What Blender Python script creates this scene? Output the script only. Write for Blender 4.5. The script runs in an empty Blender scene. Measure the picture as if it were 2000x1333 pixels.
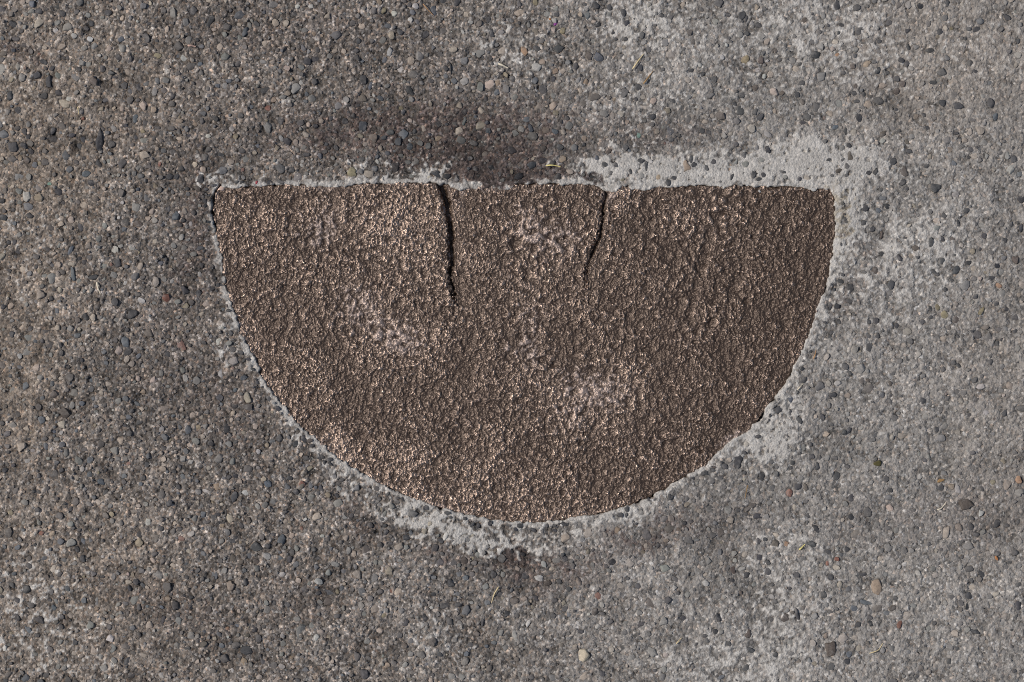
import bpy, math, random
import numpy as np

# ------------------------------------------------------------------ camera, sky, sun, exposure
sc = bpy.context.scene
PX = 0.00025                       # metres of pavement per photograph pixel
CAM_Z = 1.25
cam_d = bpy.data.cameras.new('camera'); cam = bpy.data.objects.new('camera', cam_d)
sc.collection.objects.link(cam); sc.camera = cam
cam.location = (0, 0, CAM_Z); cam.rotation_euler = (0, 0, 0)
cam_d.sensor_width = 36; cam_d.lens = 36 * CAM_Z / (2000 * PX)
cam_d.clip_start = 0.02; cam_d.clip_end = 100

SUN_EL, SUN_AZ = math.radians(48), math.radians(172)      # azimuth of the sun, counted from +X: from the left
w = bpy.data.worlds.new('World'); sc.world = w; w.use_nodes = True
nt = w.node_tree; bg = nt.nodes['Background']
sky = nt.nodes.new('ShaderNodeTexSky'); sky.sky_type = 'NISHITA'; sky.sun_disc = False
sky.sun_elevation = SUN_EL; sky.sun_rotation = math.pi / 2 - SUN_AZ
sky.air_density = 1.0; sky.dust_density = 2.0; sky.ozone_density = 1.0
nt.links.new(sky.outputs[0], bg.inputs[0]); bg.inputs[1].default_value = 0.085
sd = bpy.data.lights.new('sun', 'SUN'); sd.energy = 3.0; sd.angle = math.radians(0.5); sd.color = (1, 0.945, 0.88)
so = bpy.data.objects.new('sun', sd); sc.collection.objects.link(so)
so.location = (-1, 0, 2)
so.rotation_euler = (0, math.pi / 2 - SUN_EL, SUN_AZ)
sc.view_settings.view_transform = 'Standard'; sc.view_settings.look = 'None'
sc.view_settings.exposure = 0.0; sc.view_settings.gamma = 1.0; sc.view_settings.use_curve_mapping = False

sc.render.engine = 'CYCLES'; sc.cycles.use_denoising = False; sc.cycles.filter_width = 1.0; sc.cycles.max_bounces = 5
sc.cycles.sample_clamp_indirect = 3.0

C = sc.collection
rng = np.random.default_rng(11); random.seed(5)

# ------------------------------------------------------------------ helpers
def X(px): return (np.asarray(px, float) - 1000) * PX
def Y(py): return (666.5 - np.asarray(py, float)) * PX
def sstep(a, b, x):
    t = np.clip((x - a) / (b - a), 0, 1); return t * t * (3 - 2 * t)

def fnoise(shape, sp, lo, hi, seed, beta=0.0):
    """gaussian noise of wavelengths lo..hi (mm) on a grid of spacing sp (mm), unit deviation"""
    r = np.random.default_rng(seed)
    f = np.fft.rfft2(r.standard_normal(shape))
    fy = np.fft.fftfreq(shape[0], sp)[:, None]; fx = np.fft.rfftfreq(shape[1], sp)[None, :]
    k = np.hypot(fx, fy) + 1e-9
    g = np.exp(-(k * lo) ** 4 * 0.5) * (1 - np.exp(-(k * hi) ** 4 * 0.7)) * k ** (-beta)
    n = np.fft.irfft2(f * g, shape); n -= n.mean()
    return n / n.std()

def worley(x, y, cell, seed):
    """nearest and second nearest distance to jittered points, in cells"""
    r = np.random.default_rng(seed); N = 512
    jx, jy = r.random((N, N)), r.random((N, N)); idv = r.random((N, N))
    u, v = x / cell, y / cell; iu, iv = np.floor(u).astype(int), np.floor(v).astype(int)
    d1 = np.full(x.shape, 9.0); d2 = d1.copy(); ident = np.zeros(x.shape)
    for a in (-1, 0, 1):
        for b in (-1, 0, 1):
            ca, cb = (iu + a) % N, (iv + b) % N
            d = np.hypot(iu + a + jx[cb, ca] - u, iv + b + jy[cb, ca] - v)
            m = d < d1
            d2 = np.where(m, d1, np.minimum(d2, d)); ident = np.where(m, idv[cb, ca], ident); d1 = np.where(m, d, d1)
    return d1, d2, ident

def mesh_from(name, verts, faces, n=4, smooth=True):
    me = bpy.data.meshes.new(name)
    verts = np.ascontiguousarray(verts, np.float32); faces = np.ascontiguousarray(faces, np.int32)
    me.vertices.add(len(verts)); me.vertices.foreach_set('co', verts.ravel())
    me.loops.add(faces.size); me.loops.foreach_set('vertex_index', faces.ravel())
    me.polygons.add(len(faces)); me.polygons.foreach_set('loop_start', np.arange(0, faces.size, n, dtype=np.int32))
    me.polygons.foreach_set('use_smooth', np.full(len(faces), smooth))
    me.update(calc_edges=True); me.validate()
    return me

def colour_attr(me, name, rgb):
    a = me.color_attributes.new(name, 'FLOAT_COLOR', 'POINT')
    c = np.ones((len(me.vertices), 4), np.float32); c[:, :3] = rgb
    a.data.foreach_set('color', c.ravel())

def grid_faces(ny, nx, keep):
    i = np.arange(ny * nx).reshape(ny, nx)
    f = np.stack([i[:-1, :-1], i[:-1, 1:], i[1:, 1:], i[1:, :-1]], -1)
    k = keep[:-1, :-1] & keep[:-1, 1:] & keep[1:, 1:] & keep[1:, :-1]
    f = f[k]; used = np.zeros(ny * nx, bool); used[f.ravel()] = True
    remap = np.cumsum(used) - 1
    return remap[f], used

def link(name, me, mat=None, parent=None):
    o = bpy.data.objects.new(name, me); C.objects.link(o)
    if mat is not None and not me.materials: me.materials.append(mat)
    if parent: o.parent = parent
    return o

def tag(o, label=None, cat=None, kind=None, group=None):
    if label: o['label'] = label
    if cat: o['category'] = cat
    if kind: o['kind'] = kind
    if group: o['group'] = group
    return o

class NT:
    def __init__(s, name):
        s.m = bpy.data.materials.new(name); s.m.use_nodes = True; s.t = s.m.node_tree
        s.b = s.t.nodes['Principled BSDF']
    def n(s, typ, **kw):
        nd = s.t.nodes.new(typ)
        for k, v in kw.items():
            if k.startswith('i_'): nd.inputs[int(k[2:]) if k[2:].isdigit() else k[2:]].default_value = v
            else: setattr(nd, k, v)
        return nd
    def l(s, a, b): s.t.links.new(a, b)
    def noise(s, scale, detail=4, rough=0.6, co=None):
        nd = s.n('ShaderNodeTexNoise'); nd.inputs['Scale'].default_value = scale
        nd.inputs['Detail'].default_value = detail; nd.inputs['Roughness'].default_value = rough
        if co is not None: s.l(co, nd.inputs['Vector'])
        return nd.outputs['Fac']
    def ramp(s, fac, stops, interp='LINEAR'):
        r = s.n('ShaderNodeValToRGB'); r.color_ramp.interpolation = interp; e = r.color_ramp.elements
        while len(e) < len(stops): e.new(0.5)
        for el, (p, c) in zip(e, stops):
            el.position = p; el.color = (c, c, c, 1) if not isinstance(c, tuple) else (*c, 1)
        s.l(fac, r.inputs[0]); return r.outputs[0]
    def mix(s, fac, a, b, blend='MIX'):
        m = s.n('ShaderNodeMix', data_type='RGBA', blend_type=blend)
        for sock, v in ((m.inputs[0], fac), (m.inputs[6], a), (m.inputs[7], b)):
            if isinstance(v, (int, float)): sock.default_value = v
            elif isinstance(v, tuple): sock.default_value = (*v, 1)
            else: s.l(v, sock)
        return m.outputs[2]
    def math(s, op, a, b=0.0):
        m = s.n('ShaderNodeMath', operation=op)
        for sock, v in zip(m.inputs, (a, b)):
            if isinstance(v, (int, float)): sock.default_value = v
            else: s.l(v, sock)
        return m.outputs[0]

# ------------------------------------------------------------------ outline of the bronze plate, photograph pixels
OUT = [(428,364),(460,363),(500,362),(560,360),(620,359),(690,357),(760,356),(820,356),(849,356),(867,358),(896,363),(910,363),(935,361),
 (960,363),(986,363),(1022,358),(1060,357),(1090,358),(1130,358),(1157,360),(1180,366),(1207,363),(1247,365),(1299,363),(1350,361.5),
 (1410,363),(1465,362),(1518,363),(1560,364),(1590,365),(1614,366),(1626,369),(1631,385),(1632,405),(1634,456),(1629,492),(1621,534),(1611,576),
 (1596,618),(1579,662),(1562,699),(1535,751),(1514,778),(1496,802),(1478,826),(1460,847),(1424,870),(1398,896),(1376,914),(1347,928),(1325,941),(1299,957),
 (1250,981),(1213,994),(1175,1004),(1140,1011),(1097,1017),(1047,1023),(1000,1022),(955,1017),(915,1008),(861,994),(795,972),(784,966),(750,951),
 (718,934),(661,901),(634,879),(610,856),(588,838),(565,817),(538,780),(517,751),(502,722),(490,694),(470,655),(453,612),(443,578),(437,549),(428,495),
 (422,465),(418,438),(416,410),(417.5,388),(421,370)]
OUT = np.array(OUT, float)
CR1 = np.array([(170,135,210),(250,165,235),(350,200,270),(430,205,275),(520,225,290),(600,235,292),(700,240,295),(800,245,298),(880,250,298),
  (920,235,276),(1000,245,271),(1080,268,300),(1150,288,305),(1200,297,305),(1240,301,302)], float)
CR2 = np.array([(185,1545,1590),(215,1572,1615),(260,1592,1637),(310,1590,1625),(350,1570,1610),(400,1562,1606),(480,1566,1602),(560,1552,1592),
  (640,1540,1580),(700,1502,1546),(760,1476,1526),(850,1453,1477),(920,1430,1451),(980,1434,1456),(1050,1440,1449),(1100,1444,1445)], float)
for c in (CR1, CR2):
    c[:, 0] = 320 + c[:, 0] / 4.444; c[:, 1:] = 820 + c[:, 1:] / 4.444

def outline_distance(px, py):
    """signed distance in photograph pixels, positive inside"""
    d = np.full(px.shape, 1e9); ins = np.zeros(px.shape, bool)
    A = OUT; B = np.roll(OUT, -1, 0)
    for (ax, ay), (bx, by) in zip(A, B):
        ex, ey = bx - ax, by - ay; L = ex * ex + ey * ey
        t = np.clip(((px - ax) * ex + (py - ay) * ey) / L, 0, 1)
        d = np.minimum(d, (px - ax - t * ex) ** 2 + (py - ay - t * ey) ** 2)
        c = (ay > py) != (by > py)
        if ey != 0: ins ^= c & (px < ax + (py - ay) * ex / ey)
    return np.where(ins, 1, -1) * np.sqrt(d)

def crack_distance(px, py, CR, jit):
    """positive inside the crack, pixels"""
    xl = np.interp(py, CR[:, 0], CR[:, 1]); xr = np.interp(py, CR[:, 0], CR[:, 2])
    d = np.minimum(px - xl + jit, xr - px + jit * 0.7)
    end = np.minimum(py - CR[0, 0] + 12, CR[-1, 0] - py)
    return np.where(end > 0, d, -99)

def blobs(px, py, lst):
    s = np.zeros(px.shape)
    for cx, cy, rx, ry, rot, a in lst:
        c, sn = math.cos(math.radians(rot)), math.sin(math.radians(rot))
        u = ((px - cx) * c + (py - cy) * sn) / rx; v = (-(px - cx) * sn + (py - cy) * c) / ry
        s += a * np.exp(-(u * u + v * v) ** 1.5)
    return s

# ------------------------------------------------------------------ pavement fields
SP = 0.6                                              # mm
HX, HY = 290.0, 205.0
gx = np.arange(-HX, HX + 1e-6, SP); gy = np.arange(-HY, HY + 1e-6, SP)
nx, ny = len(gx), len(gy); SH = (ny, nx)
GX, GY = np.meshgrid(gx, gy)                          # mm
QX, QY = GX / 0.25 + 1000, 666.5 - GY / 0.25          # photograph pixels
n_big = fnoise(SH, SP, 25, 160, 1, 0.6); n_mid = fnoise(SH, SP, 6, 30, 2, 0.4)
n_sm = fnoise(SH, SP, 2.2, 9, 3, 0.3); n_fine = fnoise(SH, SP, 1.0, 3.5, 4)
n_w1 = fnoise(SH, SP, 3, 14, 5, 0.4); n_w2 = fnoise(SH, SP, 3, 14, 6, 0.4)
WX, WY = QX + 7 * n_w1 + 12 * n_mid, QY + 7 * n_w2 + 9 * n_big
D = outline_distance(QX, QY)                          # px, + inside plate
DO = np.clip(-D, 0, None)

# smooth pale cement left by the setting of the plate and skimmed over the aggregate
PALE = [(1450,328,300,30,0,1.35),(1260,335,110,40,10,.9),(1570,318,110,40,0,.9),(1658,400,32,90,0,1.0),(1635,520,22,80,0,.55),(1240,45,90,60,20,.5),
 (1430,80,180,80,10,.30),(1522,850,46,62,30,.85),(1470,862,40,22,-30,.6),(1550,770,26,40,0,.45),(955,1048,130,28,8,.85),(1200,1018,100,20,-18,.75),
 (820,1010,70,30,20,.7),(700,960,50,18,35,.5),(620,885,60,14,45,.45),(470,690,22,70,-25,.3),(740,325,90,16,-3,.42),(540,340,120,14,0,.22),
 (845,325,40,24,0,.62),(430,335,40,18,-30,.4),(1520,1220,120,80,40,.36),(1430,1310,170,60,0,.42),(1560,1100,90,60,0,.35),(1640,30,130,60,0,.36),
 (1780,540,130,120,0,.34),(1820,460,120,70,0,.25),(860,1240,60,60,0,.3),(1020,95,80,70,0,.35),(1240,200,120,70,0,.3),(60,480,70,90,0,.2),(60,1150,140,120,0,.28),
 (130,1290,150,80,0,.2),(40,160,120,90,0,.15),(1700,120,120,70,0,.3),(1930,120,100,90,0,.2),(1600,650,50,60,0,.3)]
pale_s = blobs(WX, WY, PALE)
ring = np.exp(-(DO / (9.5 + 3.5 * n_mid)) ** 2)          # narrow grout ring hugging the plate
ring *= sstep(-2.2, -0.4, n_mid + 0.5 * n_sm + 0.6)
PALEM = sstep(0.40, 0.66, pale_s * (1 + 0.18 * n_sm) + 0.13 * n_sm + 0.03 * n_fine + 0.12 * n_mid + 0.34 * ring)
PALEM = np.maximum(PALEM, 0.8 * sstep(0.35, 0.8, ring + 0.15 * n_sm))
BLACK = blobs(WX, WY, [(1000,336,112,17,0,1.0),(935,335,40,18,0,.5),(1160,338,34,12,0,.7),(1000,1068,46,20,0,.8)])
PALEM *= 1 - sstep(.25, .7, BLACK)
PALEH = sstep(0.12, 0.6, pale_s + 0.2 * ring + 0.1 * n_sm)       # soft haze of cement

DARK = [(840,268,230,64,0,.85),(960,300,150,40,0,.35),(1000,338,120,24,0,1.3),(1160,335,40,16,0,.6),(690,250,150,50,-4,.3),(470,250,120,80,0,.12),(388,450,45,130,4,.5),(370,330,60,60,0,.2),(560,60,200,60,0,.25),
 (880,180,160,90,0,.22),(1310,250,120,30,0,.4),(1050,250,170,60,0,.35),(1000,1070,50,26,0,.8),(1065,1115,120,44,10,.55),(880,1090,70,22,20,.4),(700,1010,70,25,30,.35),
 (1270,1055,120,35,-25,.6),(1690,490,28,30,60,.6),(1670,560,40,30,0,.4),(1640,600,30,40,0,.3),(460,800,60,110,-25,.3),(330,700,90,160,0,.18),
 (320,1180,130,40,20,.3),(620,1180,150,60,0,.15),(1900,1000,120,70,0,.25),(1700,1020,100,50,0,.15),(30,100,30,20,30,.6),(70,120,30,14,40,.6),(1420,1010,90,50,0,.2)]
dark_s = blobs(WX, WY, DARK)
DARKM = np.clip(dark_s * (1 + 0.4 * n_sm + 0.35 * n_mid) + sstep(.2, .8, BLACK), 0, 1.15) * (1 - PALEM)
# left is brownish and weathered, right greyer and cleaner
SIDE = sstep(520, 1500, QX + 0.28 * (QY - 400) * (QY < 400) + 60 * n_big - 0.05 * (QY - 660))
TAN = np.clip(blobs(WX, WY, [(20,460,160,330,0,.8),(30,780,60,120,0,1.),(80,1180,260,220,0,.7),(120,200,240,200,0,.5),(1850,120,220,160,0,.45),(1960,800,120,300,0,.25),
                             (1660,440,12,70,0,.9)]), 0, 1)

def lerp(a, b, t): return a + (b - a) * t[..., None]
colA = np.array([.188, .167, .150]); colB = np.array([.262, .248, .232]); colP = np.array([.43, .412, .385])
MAT = lerp(colA * np.ones(SH + (3,)), colB, SIDE)
MAT = lerp(MAT, np.array([.270, .222, .178]), TAN * 0.6)
MAT = lerp(MAT, np.array([.37, .36, .345]), PALEH * 0.28)
MAT = lerp(MAT, np.array([.076, .055, .050]), np.clip(DARKM, 0, 1) * 0.85)
MAT *= (1 + 0.09 * n_big + 0.15 * (1 - .5 * SIDE) * n_mid + 0.09 * n_sm + 0.05 * n_fine)[..., None]
MAT = lerp(MAT, colP * (1 + 0.05 * n_mid + 0.05 * n_sm + .04 * n_fine)[..., None], PALEM)
# mustard stain beside the plate's right flank
MAT = lerp(MAT, np.array([.30, .25, .17]), sstep(.3, .8, blobs(WX, WY, [(1643, 430, 12, 75, 0, 1.0)])) * .55)
MAT = np.clip(MAT * np.array([1.01, 1.0, .98]), 0.02, 0.6)

rough_amt = (1 - 0.88 * PALEM) * (1.0 - 0.3 * SIDE) * (1 - .3 * TAN)
H = 0.35 * n_big + (0.28 * n_mid + 0.26 * n_sm + 0.17 * n_fine) * rough_amt
H += 0.25 * PALEM - 0.5 * np.clip(DARKM, 0, 1)
H += 0.55 * ring
# pits: small air holes
pw1, _, pid = worley(GX, GY, 4.6, 40)
pits = (pid > 0.62) * sstep(0.13, 0.05, pw1 - 0.09 * (pid - .62)) * (0.55 + 0.45 * PALEM)
H -= 1.5 * pits

def at(field, px, py):
    j = np.clip(np.round(((np.asarray(px) - 1000) * .25 + HX) / SP).astype(int), 0, nx - 1)
    i = np.clip(np.round(((666.5 - np.asarray(py)) * .25 + HY) / SP).astype(int), 0, ny - 1)
    return field[i, j]

# ------------------------------------------------------------------ stones: place them
PAL = {'d': (.046, .046, .049), 'b': (.088, .101, .115), 'g': (.18, .178, .165), 'w': (.40, .385, .355), 'c': (.36, .30, .24), 'k': (.090, .074, .062),
       'r': (.20, .092, .066), 'o': (.33, .20, .125), 'y': (.21, .175, .11), 'n': (.15, .24, .20), 't': (.25, .19, .135), 'x': (.022, .02, .02)}
# kind, x, y, half width, half height, turn (degrees)   -- stones, and one hole with its dark painted near-black, that can be found one by one in the photograph
NAMED = '''b63,9,7,8,0 d210,25,9,7,0 d378,21,10,10,0 d412,40,6,17,20 d26,48,9,8,0 w144,71,7,6,0 w175,77,7,6,0 d255,118,6,11,10 d72,148,8,9,0 d95,158,7,13,10
x164,151,5,8,0 d115,182,8,7,0 d20,187,8,10,0 g114,148,7,8,0 d337,186,7,11,0 d195,273,8,23,8 d25,288,12,12,20 r523,211,7,6,0 d561,276,9,9,0 g522,249,9,12,0 b168,339,9,8,0
d192,321,8,11,0 d177,357,8,7,0 n96,360,5,4,0 d162,273,6,7,0 d102,255,6,9,25 d370,264,7,6,0 d390,349,9,13,10 c350,271,6,5,0 c380,322,6,6,0 w358,114,8,7,0 c327,57,6,8,0
b237,78,7,7,0 r162,232,4,4,0 r312,321,4,5,0 d246,246,5,5,0 d330,344,8,8,0 d232,112,7,7,0 d216,142,8,6,20 c279,207,8,10,0 d114,375,8,8,0 b264,231,6,10,15 g441,111,10,8,0
c537,45,8,9,0 c559,45,6,8,0 d179,46,7,7,0 g361,43,8,9,0 d85,122,10,6,20 d48,258,6,8,0 d139,264,8,5,0 d600,120,8,8,0 g155,5,8,8,0 b479,63,7,11,0 y307,110,9,6,0 g324,158,8,7,0
d1635,10,7,11,10 d1673,16,8,9,0 d1449,30,9,11,-20 d1458,37,4,8,0 d1482,49,8,7,0 k1571,39,7,7,0 d1643,49,6,5,0 d1638,64,5,5,0 d1593,106,9,9,10 y1456,117,8,10,20 k1486,117,7,8,0
o1635,108,5,4,0 t1692,126,10,6,-35 d1907,57,8,7,0 y1859,56,5,4,0 d1815,99,10,5,0 d1821,162,9,6,0 d1841,202,8,8,0 d1871,207,12,8,0 d1935,202,8,12,-10 b1944,228,6,9,0 d1967,34,9,6,20
d1796,13,7,6,0 d1677,231,7,10,0 d1653,256,7,9,-15 b1631,249,6,8,20 d1485,229,6,9,30 k1476,172,8,7,0 c1512,180,9,8,0 k1527,181,6,6,0 c1556,136,8,9,0 k1724,261,9,7,-20 k1659,306,8,13,-10
d1658,285,5,7,0 k1766,334,9,11,0 d1763,357,7,7,0 d1827,366,10,11,0 d1695,337,7,6,0 d1710,336,6,8,30 k1637,334,8,4,-20 d1499,294,6,9,-10 d1472,342,6,9,20 g1455,321,8,7,-20 t1427,330,5,10,0
d1430,345,4,8,25 d1529,336,7,4,0 g1533,346,5,5,0 g1487,313,6,5,0 d1563,350,5,5,0 d1482,351,6,5,0 g1437,318,4,7,20 d1811,325,7,5,0 k1772,277,5,7,0 d1776,295,8,6,30 b1863,320,6,7,0 d1772,60,7,5,0
d1775,93,5,8,0 d1760,118,6,6,0 k1665,129,6,6,0 d1715,138,5,8,10 k1751,177,7,8,30 c1725,166,8,7,0 k1671,169,5,5,0 d1667,183,6,6,0 d1556,186,6,7,0 c1622,222,8,7,0 c1697,204,11,9,0 g1638,204,8,9,0
r1541,963,8,9,-20 d1488,931,6,10,0 k1469,988,8,5,-15 d1482,1009,10,8,20 k1574,951,6,9,-20 d1635,931,7,10,-15 d1596,912,5,9,-10 d1440,906,8,13,-20 w1871,957,7,10,0 w1796,931,6,7,0 k1886,985,16,12,5
w1916,1002,7,8,0 c1739,993,9,8,0 c1848,1041,8,14,10 o1989,937,7,9,-20 d1947,1024,8,9,0 d1584,1063,11,7,5 k1515,1062,9,9,0 o1536,1063,6,6,0 d1481,1056,5,8,0 d1493,1054,5,5,0 k1433,1116,6,10,-10
d1457,1123,7,7,0 d1500,1117,6,8,-20 d1685,1122,9,5,0 t1712,1149,11,21,-15 d1607,1162,8,7,30 b1667,1189,8,7,0 b1692,1177,14,6,10 k1743,1189,8,7,0 k1461,1239,7,10,10 d1473,1189,9,8,0 d1557,1201,4,13,-10
k1623,1269,14,17,10 d1466,1270,8,6,0 d1514,1279,7,9,0 d1403,1207,6,10,-10 d1700,1218,4,8,-25 r1757,1219,5,9,20 d1988,1183,7,9,-20 d1916,1120,10,5,35 d1904,1233,10,5,30 d1889,1185,5,8,0 r1617,1101,5,6,0
r1634,1093,6,5,0 d1655,1293,7,7,0 b1658,1278,7,8,0 d1622,1128,6,7,0 w1766,1102,6,5,0 d1594,1034,5,10,-20 d1733,404,7,6,0 b1715,412,6,6,0 d1688,435,8,6,0 d1704,448,5,7,0 k1722,460,3,9,0
k1789,486,9,6,25 d1841,468,6,6,0 k1860,466,8,6,0 d1818,474,6,11,15 d1723,495,7,7,0 d1757,505,5,8,-10 d1740,556,7,10,15 d1824,530,14,6,42 d1868,528,8,9,0 k1709,530,9,9,0 d1642,549,7,5,30 d1635,598,8,6,0
d1710,627,7,7,0 d1946,520,6,6,0 k1984,508,8,9,0 d1891,513,6,5,0 d1922,461,5,6,0 d1994,445,5,9,0 d1817,603,4,7,0 y1831,601,6,7,0 y1844,616,8,9,20 y1918,608,6,10,25 d1946,594,5,6,0 d1818,620,6,5,0
d1887,412,7,6,0 d1872,437,4,8,0 d1938,541,6,8,10 o1951,558,6,6,0 g1828,446,9,8,0 d58,422,9,7,0 d7,425,7,7,0 c138,429,7,8,0 b344,422,8,11,20 d156,444,6,10,-15 k270,437,9,8,40 d17,474,6,5,0 b137,489,5,11,25
d118,469,6,6,0 d230,514,9,11,0 d164,512,6,6,0 w224,488,8,8,0 g192,466,8,8,0 d182,542,11,6,-20 g206,520,10,8,0 d15,530,7,6,0 x4,544,9,6,40 d82,560,6,6,0 d100,584,6,6,0 w336,550,5,5,0 d360,568,8,11,-15
d387,572,7,9,0 w277,587,8,7,0 d259,613,14,10,-20 d168,620,8,9,0 d225,590,7,9,0 c182,620,6,8,0 c20,598,7,7,0 w42,585,6,5,0 d6,598,5,7,0 b112,607,6,7,0 r324,582,9,8,0 d206,656,7,7,0 d23,654,6,7,0
c274,520,6,9,0 b143,536,4,15,-10 k190,598,7,10,10 b523,946,8,8,0 w480,963,10,6,0 w402,960,9,4,20 d75,996,8,6,10 d331,984,7,8,0 d499,1068,13,10,-10 c571,1047,7,7,0 d162,1092,6,8,0 b118,1057,8,8,0
d57,1105,7,7,0 d52,1152,9,9,0 d253,1150,5,8,0 d265,1137,6,7,0 d187,1035,6,4,0 d318,1212,5,9,0 b55,1231,12,7,30 w216,1248,9,9,0 d147,1255,7,6,0 d483,1272,14,11,25 g588,1233,11,20,0 d34,1173,6,6,0
d565,1092,6,8,0 c583,1134,6,5,0 w550,1122,8,6,0 w522,1087,8,8,0 c513,1167,6,6,0 g177,1221,9,9,0 w10,1266,6,7,0 d120,919,5,6,0 d76,930,5,6,0 d10,919,6,6,0 b198,942,9,7,0 r81,1041,6,5,0 d457,970,7,14,0
k589,948,7,9,0 d480,1138,5,9,0 d561,1182,6,7,0 o444,1228,4,4,0 d892,5,8,8,0 b847,20,6,13,-10 d832,66,7,9,0 w761,102,7,10,15 c764,69,7,8,0 c706,52,8,8,0 c955,166,12,13,0 t971,162,6,7,0 g938,170,7,10,0
g937,103,10,10,0 o1024,100,7,10,-15 d1091,95,11,9,-20 k1150,110,7,9,0 b1169,111,10,10,0 b1147,30,6,11,-15 d1168,48,7,7,0 g1190,28,6,9,0 d961,66,5,9,0 b724,166,5,11,10 k709,192,9,10,0 d880,132,2,14,0
c940,217,8,9,0 w1018,252,7,7,0 c938,246,10,10,0 c898,255,9,10,0 c827,250,6,9,0 t856,270,7,6,0 g907,237,4,10,15 b953,256,6,7,0 b1036,252,5,11,-20 c1081,207,10,8,-20 b1045,157,6,8,0 g988,174,7,9,0
d1274,228,7,7,0 b1084,257,7,7,0 n1247,265,5,6,0 d1093,288,8,7,0 g1123,288,9,8,0 t1099,312,8,8,0 d853,340,11,8,20 d874,345,9,6,10 d960,327,10,6,0 d1250,313,7,6,0 d1181,321,6,6,0 d1262,321,4,10,0 d1232,336,5,7,0
d1202,322,4,6,-20 b1165,310,5,8,-15 k1189,297,8,4,-25 g1252,343,6,7,0 t1286,346,5,7,0 d1156,346,6,4,0 w811,12,7,6,0 y1045,6,6,8,0 c1081,58,6,6,0 y1099,60,6,7,0 g1069,28,7,6,0 d1223,45,6,7,0 d1291,30,7,6,0
d1249,132,6,9,-15 d1246,171,7,8,0 d1082,154,7,7,0 t1085,140,6,7,0 t1144,162,6,8,0 c1277,198,8,7,0 d879,1140,9,10,0 c777,1158,8,11,0 r765,1155,4,5,0 d990,1198,8,8,0 c1131,1137,6,10,-20 w1062,1102,5,8,-20
w1053,1129,10,7,15 k1069,1140,8,7,30 r1167,1164,8,8,0 d1197,1096,8,8,0 t1206,1036,8,8,0 k906,1096,8,9,-30 d793,1051,9,7,0 d862,1057,7,6,0 w870,1047,5,10,25 d793,1215,8,10,0 k1161,1195,8,8,0 d1134,1234,7,5,0
d1110,1152,6,6,0 d963,1123,7,9,0 d943,1213,4,12,0 g948,1147,7,8,0 w1005,1239,6,14,-5 w1032,1218,5,9,20 d1254,1219,11,5,-25 d1303,1171,8,9,0 g1299,1110,10,8,0 c1140,1281,12,14,-20 d973,1054,6,6,0 d1212,1006,6,6,0
d1224,994,5,6,0 d1309,973,7,5,0 d873,1002,8,4,0 d831,991,5,6,0 d957,1023,6,6,0 d1015,1027,8,5,0 d1101,1024,8,5,20 d1083,1027,5,4,0 x1008,1068,11,9,0 d1523,800,9,9,0 b1544,780,6,7,0 d1627,772,7,6,-30 d1561,822,5,8,-20
d1543,806,3,7,0 d1442,897,8,12,-20 d1489,930,5,9,0 d1649,845,6,6,0 d1657,843,6,9,20 k1565,838,5,5,0 c1613,848,8,7,0 d1606,815,5,8,0 d526,777,8,10,0 d485,702,6,4,0 d471,689,5,5,0 d593,857,6,9,-25 d609,871,6,4,0
d628,893,6,5,0 d578,866,7,8,0 d656,908,8,6,30 d769,967,5,4,0 d834,993,5,6,0 d959,1021,4,4,0 c483,776,8,12,0 d429,777,8,7,20 b459,762,5,5,0 d460,930,6,6,0 w504,883,5,6,0 r590,948,7,9,0 b524,945,8,9,0
c515,937,6,6,0 d472,357,6,4,0 d462,356,5,4,0 d486,356,4,3,0 d526,356,7,6,0 d548,356,8,5,0 x902,335,9,12,0 x939,345,14,9,0 d1013,345,10,8,0 d1090,345,7,8,0 d1350,312,5,8,-15 t1340,325,9,14,-15 d1356,321,7,7,-20
d1380,328,5,8,-20 d1304,357,6,7,0 d1317,348,7,6,0 d1262,325,4,12,0 d1252,315,7,6,0 d1392,316,7,6,0'''
kinds, SX, SY, SA, SB, SR = [], [], [], [], [], []
for tok in NAMED.split():
    v = [float(q) for q in tok[1:].split(',')]
    kinds.append(tok[0]); SX.append(v[0]); SY.append(v[1]); SA.append(v[2]); SB.append(v[3]); SR.append(v[4] + random.uniform(-8, 8))
for k_ in range(95):
    q = random.randrange(33, len(OUT)); q2 = (q + 1) % len(OUT); t_ = random.random()
    ex, ey = OUT[q2] - OUT[q]; L_ = math.hypot(ex, ey); off = random.uniform(5, 20)
    px, py = OUT[q] + (OUT[q2] - OUT[q]) * t_ + np.array([ey, -ex]) / L_ * off
    r_ = random.uniform(2.6, 5.5)
    kinds.append(random.choice('ddddxdk')); SX.append(px); SY.append(py); SA.append(r_ * random.uniform(1, 1.4)); SB.append(r_ * .85); SR.append(random.uniform(0, 180))
n_named = len(kinds)

occ = np.zeros(SH, np.uint8)                           # occupied by a stone
def stamp(px, py, a, b):
    r = max(a, b) * .25
    j0, i0 = int(((px - 1000) * .25 + HX) / SP), int(((666.5 - py) * .25 + HY) / SP); k = int(r / SP) + 2
    ys, xs = slice(max(0, i0 - k), i0 + k + 1), slice(max(0, j0 - k), j0 + k + 1)
    if occ[ys, xs].size == 0: return
    m = (GX[ys, xs] - (px - 1000) * .25) ** 2 + (GY[ys, xs] - (666.5 - py) * .25) ** 2 < (0.82 * (a * b) ** .5 * .25 + .2) ** 2
    occ[ys, xs][m] = 1
for q in range(n_named): stamp(SX[q], SY[q], SA[q], SB[q])
occ[D > -3] = 1

def free(px, py, r):
    o = r * .25
    for dx, dy in ((0, 0), (1, 0), (-1, 0), (0, 1), (0, -1), (.7, .7), (-.7, .7), (.7, -.7), (-.7, -.7)):
        if at(occ, px + dx * r, py + dy * r): return False
    return True

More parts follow.
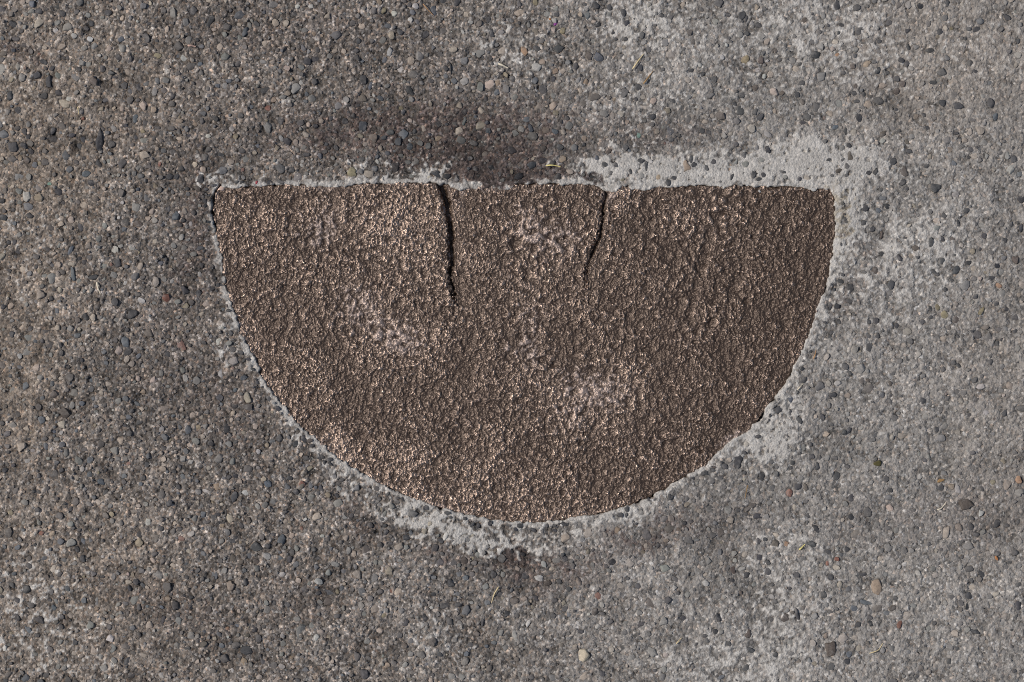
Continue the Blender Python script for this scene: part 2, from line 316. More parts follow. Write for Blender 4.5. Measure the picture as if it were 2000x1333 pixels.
LX, LY = HX / .25 - 16, HY / .25 - 16
def scatter(n, lo, hi, tries, pw):
    got = 0
    for _ in range(tries):
        if got >= n: break
        px, py = 1000 + random.uniform(-LX, LX), 666 + random.uniform(-LY, LY)
        s = lo + (hi - lo) * random.random() ** pw
        pm = float(at(PALEM, px, py)); sd_ = float(at(SIDE, px, py))
        if random.random() < max(pm * 0.82, .42 * sd_): continue
        if not free(px, py, s * 0.9): continue
        asp = random.uniform(.68, 1.0)
        a, b = s / math.sqrt(asp) * .95, s * math.sqrt(asp)
        u = random.random()
        light = (1 - pm)
        if u < .32 + .4 * pm + .08 * sd_: kd = 'd'
        elif u < .47 + .3 * pm: kd = 'b'
        elif u < .70: kd = 'g'
        elif u < .76: kd = 'k'
        elif u < .90: kd = 'c'
        elif u < .94: kd = 'w'
        elif u < .965: kd = 't'
        elif u < .985: kd = 'y'
        else: kd = random.choice('ktttr')
        kinds.append(kd); SX.append(px); SY.append(py); SA.append(a); SB.append(b); SR.append(random.uniform(0, 180))
        stamp(px, py, a, b); got += 1
    return got
scatter(1150, 6.2, 11.5, 9000, 1.5)
scatter(2900, 4.0, 7.2, 24000, 1.3)
n_mid_end = len(kinds)
scatter(13000, 1.6, 4.0, 60000, 1.5)
n_in_end = len(kinds)
for _ in range(15000):                                  # the aggregate goes on outside the picture
    xm, ym = random.uniform(-560, 560), random.uniform(-470, 470)
    if abs(xm) < HX - 3 and abs(ym) < HY - 3: continue
    s_ = 2.2 + 7.5 * random.random() ** 2.2
    kinds.append(random.choice('dddddbbggggkccwty')); SX.append(xm / .25 + 1000); SY.append(666.5 - ym / .25)
    SA.append(s_ * random.uniform(1, 1.35)); SB.append(s_ * .9); SR.append(random.uniform(0, 180))
SX, SY, SA, SB, SR = map(np.array, (SX, SY, SA, SB, SR)); kinds = np.array(kinds); NS = len(kinds)

# every stone sits in a socket: press a shallow moat into the cement round it
sock = np.zeros(SH)
for q in range(n_mid_end):
    px, py, a, b = SX[q], SY[q], SA[q] * .25 + .32, SB[q] * .25 + .32
    r = max(a, b)
    j0, i0 = int(((px - 1000) * .25 + HX) / SP), int(((666.5 - py) * .25 + HY) / SP); k = int(r / SP) + 2
    ys, xs = slice(max(0, i0 - k), i0 + k + 1), slice(max(0, j0 - k), j0 + k + 1)
    dx, dy = GX[ys, xs] - (px - 1000) * .25, GY[ys, xs] - (666.5 - py) * .25
    t = math.radians(-SR[q]); u = dx * math.cos(t) + dy * math.sin(t); v = -dx * math.sin(t) + dy * math.cos(t)
    e = (u / a) ** 2 + (v / b) ** 2
    sock[ys, xs] = np.maximum(sock[ys, xs], sstep(1.15, .75, e) * rng.uniform(.3, 1.0))
H0 = H.copy()
H = H - 0.6 * sock * (1 - .45 * PALEM)
# drop into the pocket that holds the plate; the grout laps over the rim here and there
lap = 3.2 + 1.3 * n_mid + 0.8 * n_sm + 0.15 * n_fine + 9 * blobs(QX, QY, [(640,362,45,8,0,.7),(935,366,40,8,0,.75),(985,368,20,9,0,.5),(1195,372,16,14,0,1.0),(1255,368,22,8,0,.8),(1590,368,12,6,0,.5),
        (1440,866,30,14,-40,.9),(1400,890,20,10,-40,.5),(1600,610,10,40,20,.5),(1490,815,20,10,-50,-.5),(900,370,12,12,0,.7)])
lap = np.where((QX < 432) & (QY < 440), lap - 4, lap) + 2.6 * sstep(800, 560, QX) * sstep(425, 470, QY)
nearp = sstep(-14, -3, D)
H = H * (1 - nearp) + (0.15 + .25 * n_big + .12 * n_sm) * nearp
H = H - 7.5 * sstep(lap - 2.0, lap + 2.5, D)
edge = np.minimum.reduce([GX + HX, HX - GX, GY + HY, HY - GY]); tap = sstep(0, 8, edge)
H *= tap; H0 *= tap

# ------------------------------------------------------------------ materials
def pavement_material(outer=False):
    n = NT('weathered_concrete_outer' if outer else 'weathered_concrete')
    co = n.n('ShaderNodeTexCoord').outputs['Object']
    base = n.n('ShaderNodeVertexColor', layer_name='tint').outputs['Color']
    pal = n.n('ShaderNodeVertexColor', layer_name='cement').outputs['Color']
    sandy = n.math('SUBTRACT', 1.0, pal)
    # sand grains: one random tone for each cell
    v1 = n.n('ShaderNodeTexVoronoi'); v1.inputs['Scale'].default_value = 900; n.l(co, v1.inputs['Vector'])
    sp = n.n('ShaderNodeSeparateColor'); n.l(v1.outputs['Color'], sp.inputs[0])
    tone = n.ramp(sp.outputs[0], [(0, .22), (.15, .5), (.5, .9), (.8, 1.3), (.93, 2.1), (1, 3.0)])
    hue = n.ramp(sp.outputs[1], [(0, (.92, .98, 1.05)), (.5, (1, 1, .99)), (.85, (1.07, .995, .92)), (1, (1.16, .96, .82))])
    grain = n.mix(1.0, tone, hue, 'MULTIPLY')
    c1 = n.mix(n.math('MULTIPLY', sandy, .78), base, n.mix(1.0, base, grain, 'MULTIPLY'))
    v2 = n.n('ShaderNodeTexVoronoi'); v2.inputs['Scale'].default_value = 430; n.l(co, v2.inputs['Vector'])
    sp2 = n.n('ShaderNodeSeparateColor'); n.l(v2.outputs['Color'], sp2.inputs[0])
    tone2 = n.ramp(sp2.outputs[0], [(0, .55), (.3, .85), (.7, 1.08), (1, 1.35)])
    c2 = n.mix(n.math('ADD', n.math('MULTIPLY', sandy, .5), .1), c1, n.mix(1.0, c1, tone2, 'MULTIPLY'))
    f = n.noise(1500, 5, .7, co)
    c3 = n.mix(.8, c2, n.mix(1.0, c2, n.ramp(f, [(.25, .55), (.5, 1.0), (.75, 1.4)]), 'MULTIPLY'))
    if outer:
        v3 = n.n('ShaderNodeTexVoronoi'); v3.inputs['Scale'].default_value = 300; n.l(co, v3.inputs['Vector'])
        s3 = n.n('ShaderNodeSeparateColor'); n.l(v3.outputs['Color'], s3.inputs[0])
        near = n.math('LESS_THAN', v3.outputs['Distance'], n.math('MULTIPLY', s3.outputs[2], .34))
        c3 = n.mix(near, c3, n.ramp(s3.outputs[0], [(0, (.06, .06, .063)), (.5, (.12, .125, .13)), (.8, (.2, .18, .16)), (1, (.4, .36, .3))]))
    n.l(c3, n.b.inputs['Base Color']); n.b.inputs['Roughness'].default_value = .88
    n.b.inputs['Specular IOR Level'].default_value = .3
    hgt = n.math('ADD', n.math('MULTIPLY', v1.outputs['Distance'], -.9), n.math('MULTIPLY', f, .9))
    bp = n.n('ShaderNodeBump'); bp.inputs['Strength'].default_value = .9; bp.inputs['Distance'].default_value = .0005
    n.l(hgt, bp.inputs['Height']); n.l(bp.outputs[0], n.b.inputs['Normal'])
    return n.m

def stone_material(vertex):
    n = NT('aggregate_stone_small' if vertex else 'aggregate_stone')
    co = n.n('ShaderNodeTexCoord').outputs['Object'] if vertex else n.n('ShaderNodeNewGeometry').outputs['Position']
    if vertex: base = n.n('ShaderNodeVertexColor', layer_name='tint').outputs['Color']
    else: base = n.n('ShaderNodeObjectInfo').outputs['Color']
    f = n.noise(900, 4, .65, co); g = n.noise(330, 4, .65, co)
    c = n.mix(.75, base, n.mix(1.0, base, n.ramp(f, [(.25, .6), (.5, 1.0), (.78, 1.5)]), 'MULTIPLY'))
    film = n.ramp(g, [(.52, 0.0), (.68, .45)])                      # dried cement film on part of the stones
    c = n.mix(film, c, (.22, .205, .19))
    n.l(c, n.b.inputs['Base Color']); n.b.inputs['Roughness'].default_value = .68
    n.b.inputs['Specular IOR Level'].default_value = .35
    bp = n.n('ShaderNodeBump'); bp.inputs['Strength'].default_value = .5; bp.inputs['Distance'].default_value = .00025
    n.l(f, bp.inputs['Height']); n.l(bp.outputs[0], n.b.inputs['Normal'])
    return n.m

M_pave, M_pave_out = pavement_material(), pavement_material(True)
M_stone, M_stone_v = stone_material(False), stone_material(True)

def bronze_material():
    n = NT('pitted_bronze')
    co = n.n('ShaderNodeTexCoord').outputs['Object']
    wear_light = n.n('ShaderNodeVertexColor', layer_name='wear_light').outputs['Color']
    dust = n.n('ShaderNodeVertexColor', layer_name='dust').outputs['Color']
    f = n.noise(1100, 4, .75, co); g = n.noise(60, 4, .6, co); h = n.noise(2300, 3, .7, co)
    w1 = n.math('ADD', wear_light, n.math('MULTIPLY', n.math('SUBTRACT', f, .5), .8))  # wear on high spots, plus painted light and shade across the plate
    bare = n.ramp(w1, [(.20, 0.0), (1.0, 1.0)])
    metal = n.mix(g, (.50, .367, .282), (.56, .432, .352))
    patina = n.mix(g, (.071, .047, .033), (.098, .067, .048))
    c = n.mix(bare, patina, metal)
    c = n.mix(dust, c, (.42, .335, .295))
    n.l(c, n.b.inputs['Base Color'])
    met = n.math('MULTIPLY', n.ramp(bare, [(0, .38), (1, .98)]), n.math('SUBTRACT', 1.0, n.math('MULTIPLY', dust, .8)))
    n.l(met, n.b.inputs['Metallic'])
    n.l(n.ramp(f, [(.3, .38), (.7, .22)]), n.b.inputs['Roughness'])
    v = n.n('ShaderNodeTexVoronoi'); v.inputs['Scale'].default_value = 1150; n.l(co, v.inputs['Vector'])
    hgt = n.math('ADD', n.math('MULTIPLY', v.outputs['Distance'], -.8), n.math('ADD', n.math('MULTIPLY', f, 1.0), n.math('MULTIPLY', h, .30)))
    bp = n.n('ShaderNodeBump'); bp.inputs['Strength'].default_value = 1.0; bp.inputs['Distance'].default_value = .00026
    n.l(hgt, bp.inputs['Height']); n.l(bp.outputs[0], n.b.inputs['Normal'])
    return n.m
M_bronze = bronze_material()

def plain(name, col, rough=.7, noise_s=600, amt=.5):
    n = NT(name); co = n.n('ShaderNodeTexCoord').outputs['Object']
    f = n.noise(noise_s, 3, .6, co)
    n.l(n.mix(amt, col, n.mix(1.0, col, n.ramp(f, [(.25, .5), (.5, 1.), (.75, 1.5)]), 'MULTIPLY')), n.b.inputs['Base Color'])
    n.b.inputs['Roughness'].default_value = rough
    return n.m

# ------------------------------------------------------------------ the pavement sheet
keep = D < 26
fc, used = grid_faces(ny, nx, keep)
V = np.stack([GX, GY, H], -1).reshape(-1, 3)[used] / 1000
me = mesh_from('pavement', V, fc)
colour_attr(me, 'tint', MAT.reshape(-1, 3)[used])
colour_attr(me, 'cement', np.repeat((np.maximum(PALEM * .85, (.46 * SIDE + .3 * PALEH + .3 * TAN) * (1 + .35 * n_mid)).clip(0, .9) * (1 - .5 * np.clip(DARKM, 0, 1))).reshape(-1)[used][:, None], 3, 1))
pave = tag(link('pavement', me, M_pave), 'weathered grey concrete pavement with exposed aggregate around the bronze plate', 'pavement', 'structure')
# the same pavement carried on beyond the picture: four coarse strips with one open middle
ov, of, oc = [], [], []
S = 60
qd = np.linspace(0, 1, S) ** 2 * (1600 - 290)
xs_o = np.concatenate([-HX - qd[::-1], np.linspace(-HX, HX, S)[1:-1], HX + qd])
ys_o = np.concatenate([-HY - qd[::-1], np.linspace(-HY, HY, S)[1:-1], HY + qd])
OX, OY = np.meshgrid(xs_o, ys_o)
ki = ~((OX > -HX + 1) & (OX < HX - 1) & (OY > -HY + 1) & (OY < HY - 1))
i_ = np.arange(OX.size).reshape(OX.shape)
f4 = np.stack([i_[:-1, :-1], i_[:-1, 1:], i_[1:, 1:], i_[1:, :-1]], -1)
cxm, cym = (OX[:-1, :-1] + OX[1:, 1:]) / 2, (OY[:-1, :-1] + OY[1:, 1:]) / 2
f4 = f4[~((abs(cxm) < HX) & (abs(cym) < HY))]
me = mesh_from('pavement_surround', np.stack([OX, OY, 0 * OX], -1).reshape(-1, 3) / 1000, f4)
so_ = sstep(-250, 250, OX)[..., None]
out_mm = np.hypot(np.clip(abs(OX) - HX, 0, None), np.clip(abs(OY) - HY, 0, None))
near_c = sum(at(MAT, OX / .25 + 1000 + a, 666.5 - OY / .25 + b) for a in (-40, -15, 15, 40) for b in (-40, -15, 15, 40)) / 16
far_c = (colA + (colB - colA) * so_)
colour_attr(me, 'tint', lerp(near_c, far_c, sstep(20, 160, out_mm)).reshape(-1, 3))
colour_attr(me, 'cement', np.repeat((.1 + .4 * so_).reshape(-1)[:, None], 3, 1))
surround = tag(link('pavement_surround', me, M_pave_out), 'plain concrete pavement running on beyond the picture', 'pavement', 'structure')

# ------------------------------------------------------------------ stones: shapes
import bmesh
def ico(sub):
    bm = bmesh.new(); bmesh.ops.create_icosphere(bm, subdivisions=sub, radius=1.0)
    v = np.array([p.co[:] for p in bm.verts]); f = np.array([[q.index for q in p.verts] for p in bm.faces]); bm.free()
    return v, f
def stone_shape(sub, seed, cuts=9):
    v, f = ico(sub); r = np.random.default_rng(seed); v = v.copy()
    ph = r.uniform(0, 6.28, 6)
    th = np.arctan2(v[:, 1], v[:, 0])
    rad = 1 + .13 * np.sin(2 * th + ph[0]) + .13 * np.sin(3 * th + ph[1]) + .07 * np.sin(5 * th + ph[2])
    v[:, :2] *= rad[:, None]
    for _ in range(cuts):                                   # flats knocked off the pebble
        nrm = r.standard_normal(3); nrm[2] *= .8; nrm /= np.linalg.norm(nrm); lim = r.uniform(.52, .88)
        d = v @ nrm; m = d > lim
        v[m] -= (d[m] - lim)[:, None] * nrm * .9
    m = v[:, 2] > .42; v[m, 2] = .42 + (v[m, 2] - .42) * .38   # worn top
    v[:, :2] /= np.abs(v[:, :2]).max(0)
    return v, f
big_shapes = [stone_shape(3, 100 + k) for k in range(20)]
big_mesh = []
for k, (v, f) in enumerate(big_shapes):
    m_ = mesh_from('stone_shape', v, f, 3, False); m_.materials.append(M_stone); big_mesh.append(m_)
mid_shapes = [stone_shape(2, 200 + k) for k in range(24)]
sml_shapes = [stone_shape(1, 300 + k, 5) for k in range(24)]

loc_col = at(MAT, SX, SY); pm_s = at(PALEM, SX, SY); dk_s = np.clip(at(DARKM, SX, SY), 0, 1); sd_s = at(SIDE, SX, SY)
col = np.array([PAL[k] for k in kinds]) * rng.uniform(.78, 1.25, (NS, 1)) * (1 + rng.normal(0, .02, (NS, 3)))
bl = np.where(np.arange(NS) < n_named, rng.uniform(.0, .14, NS), rng.uniform(.06, .52, NS)) * (1 - .5 * pm_s)
small = (np.arange(NS) >= n_mid_end) & (np.arange(NS) < n_in_end)
bl = np.where(small, rng.uniform(.10, .60, NS), bl)
bl = np.where((kinds != 'd') & (kinds != 'k') & (np.arange(NS) >= n_named), bl + .25 * sd_s, bl)
col = col * (1 - bl[:, None]) + loc_col * bl[:, None]
col *= (1 - .45 * dk_s)[:, None]
sz = np.sqrt(SA * SB) * .25                                  # mm
RZ = sz * rng.uniform(.55, .8, NS)
prot = np.where(small, rng.uniform(.20, .75, NS) * sz, np.where(np.arange(NS) < n_named, rng.uniform(.06, .34, NS), rng.uniform(-.10, .32, NS)) * sz) * (1 - .55 * pm_s) * (1 - .35 * sd_s)
prot = np.where(kinds == 'x', -.9, prot)
top = at(H0, SX, SY) + prot + np.where(small, -.05, .12) + np.where(np.arange(NS) >= n_in_end, .35, 0)
ZC = top - RZ * .60
TX = rng.normal(0, .10, NS); TY = rng.normal(0, .10, NS)

order = np.argsort(-(SA * SB)[:n_mid_end])
inview = (np.abs(SX[:n_mid_end] - 1000) < 1000) & (np.abs(SY[:n_mid_end] - 666) < 666)
solo = [q for q in order if inview[q]][:300]
for q in solo:
    o = bpy.data.objects.new('stone', big_mesh[q % 20]); C.objects.link(o); o.parent = pave
    o.location = ((SX[q] - 1000) * PX, (666.5 - SY[q]) * PX, ZC[q] / 1000)
    o.rotation_euler = (TX[q], TY[q], math.radians(-SR[q]))
    o.scale = (SA[q] * PX, SB[q] * PX, RZ[q] / 1000); o.color = (*col[q], 1)

def bundle(name, idx, shapes):
    vs, fs, cs, off = [], [], [], 0
    for q in idx:
        v, f = shapes[q % len(shapes)]
        a = math.radians(-SR[q]); c, s = math.cos(a), math.sin(a)
        x, y, z = v[:, 0] * SA[q] * .25, v[:, 1] * SB[q] * .25, v[:, 2] * RZ[q]
        z = z + x * TX[q] + y * TY[q]
        vs.append(np.stack([x * c - y * s + (SX[q] - 1000) * .25, x * s + y * c + (666.5 - SY[q]) * .25, z + ZC[q]], -1) / 1000)
        fs.append(f + off); off += len(v); cs.append(np.repeat(col[q][None], len(v), 0))
    m_ = mesh_from(name, np.concatenate(vs), np.concatenate(fs), 3, False)
    colour_attr(m_, 'tint', np.concatenate(cs))
    return tag(link(name, m_, M_stone_v, pave), kind='stuff')
ss = set(solo)
bundle('smaller_stones', [q for q in range(n_mid_end) if q not in ss], mid_shapes)
bundle('fine_grit', range(n_mid_end, n_in_end), sml_shapes)
so2 = bundle('smaller_stones', range(n_in_end, NS), sml_shapes); so2.parent = surround

# ------------------------------------------------------------------ the bronze plate
PS = 0.30
px0, px1, py0, py1 = 405, 1645, 345, 1035
bx = np.arange((px0 - 1000) * .25, (px1 - 1000) * .25, PS); by = np.arange((666.5 - py1) * .25, (666.5 - py0) * .25, PS)
BX, BY = np.meshgrid(bx, by); BS = BX.shape
bxp, byp = BX / .25 + 1000, 666.5 - BY / .25
m1 = fnoise(BS, PS, 18, 70, 21, .4); m2 = fnoise(BS, PS, 4.5, 16, 22, .3); m3 = fnoise(BS, PS, 1.8, 5, 23); m4 = fnoise(BS, PS, .8, 2.0, 24)
PD = outline_distance(bxp + .7 * m3 + .8 * m2, byp + .7 * m3 + .8 * m2) * .25  # mm, + inside
wx, wy = BX + .35 * m3, BY + .35 * m4
a1, a2, aid = worley(wx, wy, 1.5, 31); b1, b2, bid = worley(wx + 50, wy + 9, .72, 32)
SMOOTH = np.clip(blobs(bxp + 8 * m2, byp + 8 * m3, [(640,450,45,55,20,.8),(700,600,50,60,-40,.7),(785,665,60,35,20,.8),(1040,450,40,60,-20,.7),(1100,470,60,50,0,.6),(1040,640,30,90,0,.6),
   (1170,765,90,40,15,.75),(1120,820,40,40,0,.5),(1390,470,70,110,20,.7),(1330,640,40,70,20,.5),(1400,400,30,30,0,.6),(1030,680,70,30,30,.5),(940,800,50,40,0,.4),(1260,860,60,40,0,.5),(1300,570,30,40,0,.5),(1190,388,18,26,0,1.0)]), 0, 1)
cell = np.clip(1 + .2 * m1 + .28 * m2, .35, 1.8) * (.20 * (1 - a1 ** 1.6) * (.4 + 1.2 * aid) + .25 * sstep(0, .40, a2 - a1) * (.6 + .8 * aid)) + .10 * (1 - b1 ** 1.5) * (.3 + 1.4 * bid)
rip = np.sin((BX * 1.0 + BY * .42 + 2.6 * m2 + .8 * m3) * 1.15) * blobs(bxp, byp, [(1395, 500, 95, 130, 20, 1.0), (1060, 480, 60, 60, 0, .5), (620, 440, 40, 60, 0, .4)])
PH = -.9 + .14 * m1 + .10 * m2 * (1 + 1.6 * SMOOTH) + .105 * m3 + .045 * m4 + cell * (1 - .68 * SMOOTH) + .12 * rip
# broken flakes of the cast skin, here and there
f1, f2, fid = worley(wx + .5 * m2 + 31, wy + .5 * m3 + 77, 2.9, 35)
PH += .22 * (fid > .6) * sstep(.02, .2, f2 - f1) * (1 - .5 * SMOOTH) - .16 * (fid < .14) * sstep(.02, .25, f2 - f1)
# single deep dimples and burrs
dp, _, did = worley(BX, BY, 9.0, 33)
PH -= .45 * (did > .8) * sstep(.2, .05, dp) ; PH += .35 * (did < .2) * sstep(.14, .04, dp)
# a few large hollows
PH -= blobs(bxp, byp, [(1005,475,10,16,20,.9),(1028,540,8,14,0,.8),(900,860,30,40,0,.6),(1290,880,28,25,0,.7),(1260,700,22,40,10,.5),(1105,480,10,9,0,.7),(560,560,16,22,0,.5),(580,400,18,16,0,.5),(700,860,25,18,0,.5),(1370,520,10,60,15,.8),(1440,540,10,60,15,.6)])
# torn lobes: lips lifted beside the two cracks, the sheet to the left of the first crack standing proud
c1 = crack_distance(bxp, byp, CR1, -.2 + 1.8 * m3 + .8 * m4 + 1.5 * m2); c2 = crack_distance(bxp, byp, CR2, -1.1 + 1.8 * m3 + .8 * m4 + 1.3 * m2)
leftside = bxp < np.interp(byp, CR1[:, 0], CR1[:, 1]) + 4
PH += np.where(leftside, .75, -.55) * np.exp(-(np.clip(-c1, 0, 200) / 26) ** 2) * (c1 > -90)
PH += np.where(bxp < np.interp(byp, CR2[:, 0], CR2[:, 1]) + 4, .55, -.3) * np.exp(-(np.clip(-c2, 0, 200) / 20) ** 2) * (c2 > -90)
PH += .55 * blobs(bxp, byp, [(760, 400, 140, 70, 0, .5), (1100, 400, 80, 60, 0, .3)])
# corner curl at the small tongue right of the first crack
gro = sstep(5, 0, np.abs(bxp - (896 - .05 * (byp - 370)))) * sstep(392, 365, byp)
PH -= 1.2 * gro
PH -= .45 * np.clip(1 - PD / 1.6, 0, 1) ** 2
RELH = PH.copy()
# cracks cut down, rim falls to the bed
PH = PH - 3.4 * sstep(-2.2, 3.6, c1) - 2.6 * sstep(-2.2, 3.4, c2)
PH -= .5 * sstep(3.5, 0, np.abs(bxp - np.interp(byp, [590, 610, 640, 665], [888, 889, 893, 890]) - 1.5 * m3)) * sstep(585, 592, byp) * sstep(668, 615, byp)
PH -= .5 * sstep(3.5, 0, np.abs(bxp - np.interp(byp, [556, 580, 610], [1145, 1143, 1147]) - 1.5 * m3)) * sstep(550, 558, byp) * sstep(612, 570, byp)
rim_up = np.where((bxp < 640) & (byp > 380), .1, 0)
PH = PH + rim_up * np.exp(-PD / 3)
PH = np.where(PD < .3, PH - 6.5 * sstep(.3, -.3, PD), PH)
def blur(a, r):
    for _ in range(2):
        for ax in (0, 1):
            c_ = np.cumsum(np.concatenate([np.repeat(a.take([0], ax), r + 1, ax), a, np.repeat(a.take([-1], ax), r, ax)], ax), ax)
            n_ = a.shape[ax]; a = (c_.take(range(2 * r + 1, 2 * r + 1 + n_), ax) - c_.take(range(0, n_), ax)) / (2 * r + 1)
    return a
rel = RELH - blur(RELH, 5)
WORN_LIT = blobs(bxp + 10 * m2, byp + 10 * m1, [(760,420,130,80,0,.24),(800,480,70,100,0,.2),(640,890,70,60,40,.35),(480,650,40,80,-20,.3),(520,770,40,60,-30,.3),(900,960,300,60,10,.25),(1040,500,90,80,0,.2),(760,650,90,60,30,.3),
    (1150,780,110,70,0,.25),(1400,420,120,60,0,.15),(470,420,60,60,0,.2),(1500,820,60,100,-40,.1)])  # worn patches, and left lobes painted brighter as if tilted to the sun
WEAR_LIGHT = np.clip(.20 + 1.1 * rel + .8 * WORN_LIT + .06 * m1 - .14 * sstep(1150, 1500, bxp), 0, 1)  # wear by relief; last term paints the right side dimmer, as turned from sun
DUSTY = np.clip(blobs(bxp + 8 * m2, byp + 8 * m3, [(632,450,38,50,20,.9),(705,600,45,55,-40,.8),(785,665,60,35,20,1.),(1035,440,30,50,-20,.7),(1100,470,55,45,0,.7),(1040,640,25,80,0,.6),(1170,765,85,40,15,.9),(1120,820,40,40,0,.6),(640,890,40,25,40,.6),(1020,690,60,25,30,.5)]), 0, 1)
DUST = np.clip(.8 * sstep(.35, .9, DUSTY + .16 * m3 + .12 * m2 - .12) + blobs(bxp + 4 * m3, byp + 4 * m2, [(1188,384,14,18,0,.9),(1432,858,26,9,-30,.9),(900,385,6,20,0,.7),(640,366,45,6,0,.6),(940,368,40,5,0,.6),(880,1000,60,10,15,.6)]), 0, 1) * .6 * np.clip(.65 + 2.2 * rel, .1, 1.3)
keep = PD > -.8
fc, used = grid_faces(*BS, keep)
me = mesh_from('plate_casting', np.stack([BX, BY, PH], -1).reshape(-1, 3)[used] / 1000, fc)
colour_attr(me, 'wear_light', np.repeat(WEAR_LIGHT.reshape(-1)[used][:, None], 3, 1))
colour_attr(me, 'dust', np.repeat(DUST.reshape(-1)[used][:, None], 3, 1))
plate = bpy.data.objects.new('bronze_plate', None); C.objects.link(plate); plate.empty_display_size = .02
tag(plate, 'dark brown pitted bronze half-disc with two cracks, set into the concrete', 'plate')
link('casting', me, M_bronze, plate)
def zplate(px, py):
    j = int(round(((px - 1000) * .25 - bx[0]) / PS)); i = int(round(((666.5 - py) * .25 - by[0]) / PS))
    return PH[max(0, min(i, BS[0] - 1)), max(0, min(j, BS[1] - 1))] / 1000
# underside that rests in the pocket
ring_v = np.stack([X(OUT[:, 0]) , Y(OUT[:, 1]), np.full(len(OUT), -.0072)], -1)
bm = bmesh.new(); bm.faces.new([bm.verts.new(p) for p in ring_v]); me = bpy.data.meshes.new('underside'); bm.to_mesh(me); bm.free()
link('underside', me, M_bronze, plate)
# bright bare corner, rubbed smooth
n = NT('rubbed_bronze'); n.b.inputs['Base Color'].default_value = (.78, .58, .46, 1); n.b.inputs['Metallic'].default_value = 1; n.b.inputs['Roughness'].default_value = .5
M_bare = n.m
f_ = n.noise(700, 3, .6, n.n('ShaderNodeTexCoord').outputs['Object']); bp = n.n('ShaderNodeBump'); bp.inputs['Strength'].default_value = .4; bp.inputs['Distance'].default_value = .0003
n.l(f_, bp.inputs['Height']); n.l(bp.outputs[0], n.b.inputs['Normal'])
v, f = stone_shape(3, 900, 6)
v = v * np.array([.0021, .0015, .0009]); me = mesh_from('rubbed_corner', v, f, 3)
o = link('rubbed_corner', me, M_bare, plate); o.location = (float(X(433)), float(Y(368)), zplate(433, 369) + .0003); o.rotation_euler = (0, .15, .5)
o['label'] = 'bright rubbed corner of the bronze plate'

# ------------------------------------------------------------------ small loose things on the pavement
M_straw = plain('dry_straw', (.62, .50, .28), .6); M_pale = plain('bleached_straw', (.62, .55, .42), .6); M_needle = plain('brown_needle', (.36, .20, .09), .6)
M_green = plain('moss', (.075, .065, .022), .95); M_yel = plain('yellow_straw', (.68, .58, .22), .6); M_pink = plain('pinkish_splinter', (.50, .33, .26), .7)
M_purple = plain('purple_petal', (.22, .03, .22), .5); M_red = plain('red_fleck', (.26, .03, .04), .5); M_orange = plain('orange_fleck', (.36, .16, .06), .6)
M_leaf = plain('dry_leaf', (.28, .17, .07), .7); M_crumb = plain('mortar', (.40, .39, .37), .9)

def ztop(px, py):
    return float(at(H0, px, py)) / 1000
def blade(name, label, cat, pts, wid, mat, group=None):
    """a bent strand: 6-sided tapered tube through photograph points, lying on the surface"""
    P = [np.array([float(X(a)), float(Y(b))]) for a, b in pts]
    t = np.linspace(0, len(P) - 1, len(P) * 4); P = np.array(P)
    xy = np.stack([np.interp(t, range(len(P)), P[:, k]) for k in (0, 1)], -1)
    for _ in range(3): xy[1:-1] = (xy[:-2] + 2 * xy[1:-1] + xy[2:]) / 4
    zz = max(ztop(a, b) for a, b in pts) + .0005 + wid * .5
    o0 = np.array([*xy[0], zz]); vs, fs = [], []
    for k, p in enumerate(xy):
        d = xy[min(k + 1, len(xy) - 1)] - xy[max(k - 1, 0)]; d = d / (np.linalg.norm(d) + 1e-12); nn = np.array([-d[1], d[0]])
        r = wid * (1 - .55 * k / len(xy)) * (.45 if k in (0, len(xy) - 1) else 1)
        for j in range(6):
            a = j * math.pi / 3
            vs.append([*(p + nn * math.cos(a) * r), zz + math.sin(a) * r * .55 + .0004 * math.sin(k * .5)])
    for k in range(len(xy) - 1):
        for j in range(6):
            fs.append([k * 6 + j, k * 6 + (j + 1) % 6, k * 6 + 6 + (j + 1) % 6, k * 6 + 6 + j])
    vs = np.array(vs) - o0
    me = mesh_from(name, vs, np.array(fs)); o = link(name, me, mat); o.location = o0
    return tag(o, label, cat, group=group)
G = 'dry straws and needles on the pavement'
blade('straw', 'pale yellow straw lying just above the plate by the black stain', 'straw', [(1066,324),(1080,323),(1095,326)], .0004, M_yel, G)
blade('straw', 'thick bleached straw splinter near the top middle of the pavement', 'straw', [(973,125),(983,129),(993,134)], .0006, M_pale, G)
blade('pine_needle', 'thin brown needle slanting beside the topmost blue-grey stone', 'needle', [(826,8),(836,20),(847,31)], .0003, M_needle, G)
blade('straw', 'straight straw slanting upper one of two near the top right', 'straw', [(1235,136),(1246,120),(1257,106)], .0004, M_straw, G)
blade('straw', 'darker forked straw, lower of two near the top right', 'straw', [(1256,165),(1266,152),(1276,139)], .0004, M_leaf, G)
blade('straw', 'long thin curved straw below the plate', 'straw', [(974,1146),(965,1160),(960,1178)], .00035, M_straw, G)
blade('straw', 'short bright yellow straw at lower right beside a dark stone', 'straw', [(1560,1074),(1566,1069),(1572,1063)], .0005, M_yel, G)
blade('straw', 'cream straw at far right beside a reddish brown stone', 'straw', [(1830,996),(1839,993),(1848,981)], .0004, M_pale, G)
blade('straw', 'pale straw standing upright in the picture at the left side', 'straw', [(190,551),(192,563),(197,575)], .0005, M_pale, G)
blade('wood_splinter', 'pinkish wood splinter at top left of the plate', 'splinter', [(367,90),(375,90),(383,92)], .0006, M_pink)
blade('straw', 'tiny yellow straw near the left edge above the slate sliver', 'straw', [(153,209),(154,216),(154,224)], .0003, M_straw, G)
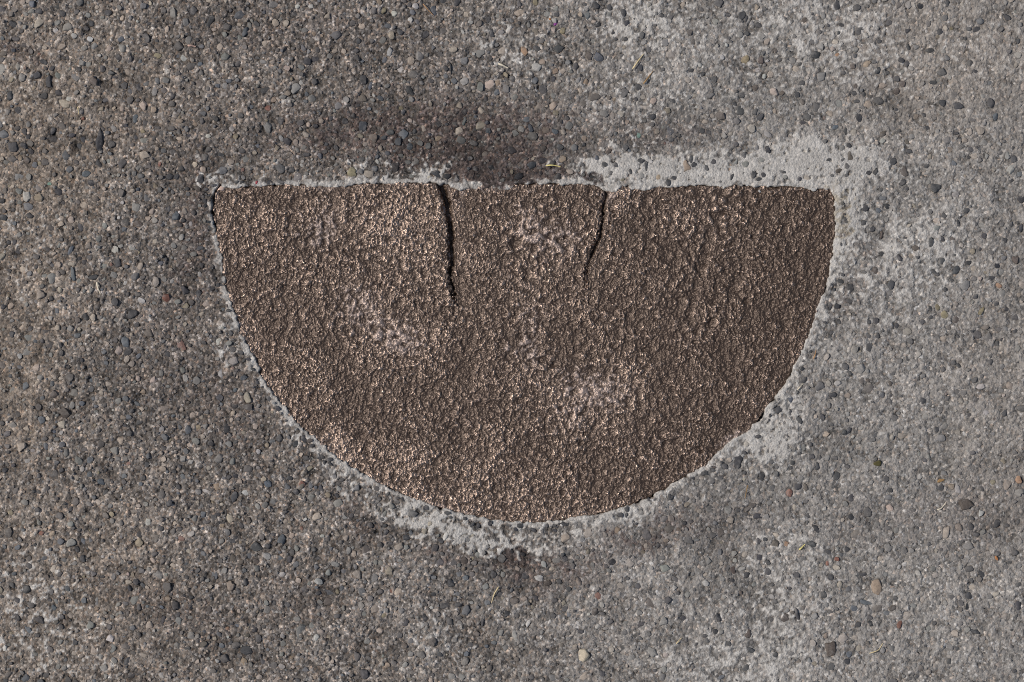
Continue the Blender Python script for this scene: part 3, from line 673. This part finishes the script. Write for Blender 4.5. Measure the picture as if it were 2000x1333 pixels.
blade('straw', 'orange needle in the grout ring right of the plate', 'needle', [(1588,702),(1592,692),(1594,683)], .00035, M_needle, G)
blade('straw', 'fine greenish stem at the bottom right edge', 'stem', [(1697,1276),(1716,1270),(1724,1256)], .0003, M_straw, G)
blade('straw', 'short straw left of the lower right bright patch', 'straw', [(1460,948),(1457,962),(1455,975)], .0003, M_leaf, G)
blade('straw', 'short pale straw inside the pale patch right of the plate', 'straw', [(1557,762),(1563,755),(1569,749)], .00035, M_pale, G)
blade('straw', 'tiny straw near the bottom edge below the plate', 'straw', [(1320,1258),(1326,1251),(1331,1246)], .0003, M_straw, G)

def chip(name, label, cat, px, py, a, b, h, turn, mat, seed, on_plate=False):
    v, f = stone_shape(2, seed, 7)
    me = mesh_from(name, v * np.array([a * PX, b * PX, h / 1000]), f, 3); o = link(name, me, mat)
    z = zplate(px, py) if on_plate else ztop(px, py)
    o.location = (float(X(px)), float(Y(py)), z + h / 1000 * .7); o.rotation_euler = (0, 0, math.radians(turn))
    return tag(o, label, cat)
chip('petal', 'tiny purple petal near the top middle', 'petal', 1085, 47, 5, 3, .35, 40, M_purple, 61)
chip('paint_fleck', 'dark red fleck on the grout at the plate top left', 'fleck', 501, 357, 2.5, 4, .3, -20, M_red, 62)
chip('paint_fleck', 'bright orange fleck beside the purple petal', 'fleck', 1074, 38, 3, 2.5, .3, 0, M_orange, 63)
chip('dry_leaf', 'small brown leaf scrap at the right edge', 'leaf', 1837, 939, 9, 4, .4, 20, M_leaf, 64)
chip('dry_leaf', 'orange leaf scrap at the far lower right', 'leaf', 1946, 1091, 3, 6, .4, 35, M_orange, 65)
chip('moss_tuft', 'small dark green moss tuft at the right of the plate', 'moss', 1714, 905, 9, 6, .8, 0, M_green, 66)
chip('mortar_crumb', 'pale grey mortar crumb on the top right corner of the plate', 'crumb', 1590, 371, 6, 5, .9, 20, M_crumb, 67, True)
chip('mortar_crumb', 'small mortar crumb on the plate just left of the corner crumb', 'crumb', 1484, 374, 3, 3, .5, 0, M_crumb, 68, True)
print('stones', NS, 'named', n_named, 'mid', n_mid_end)
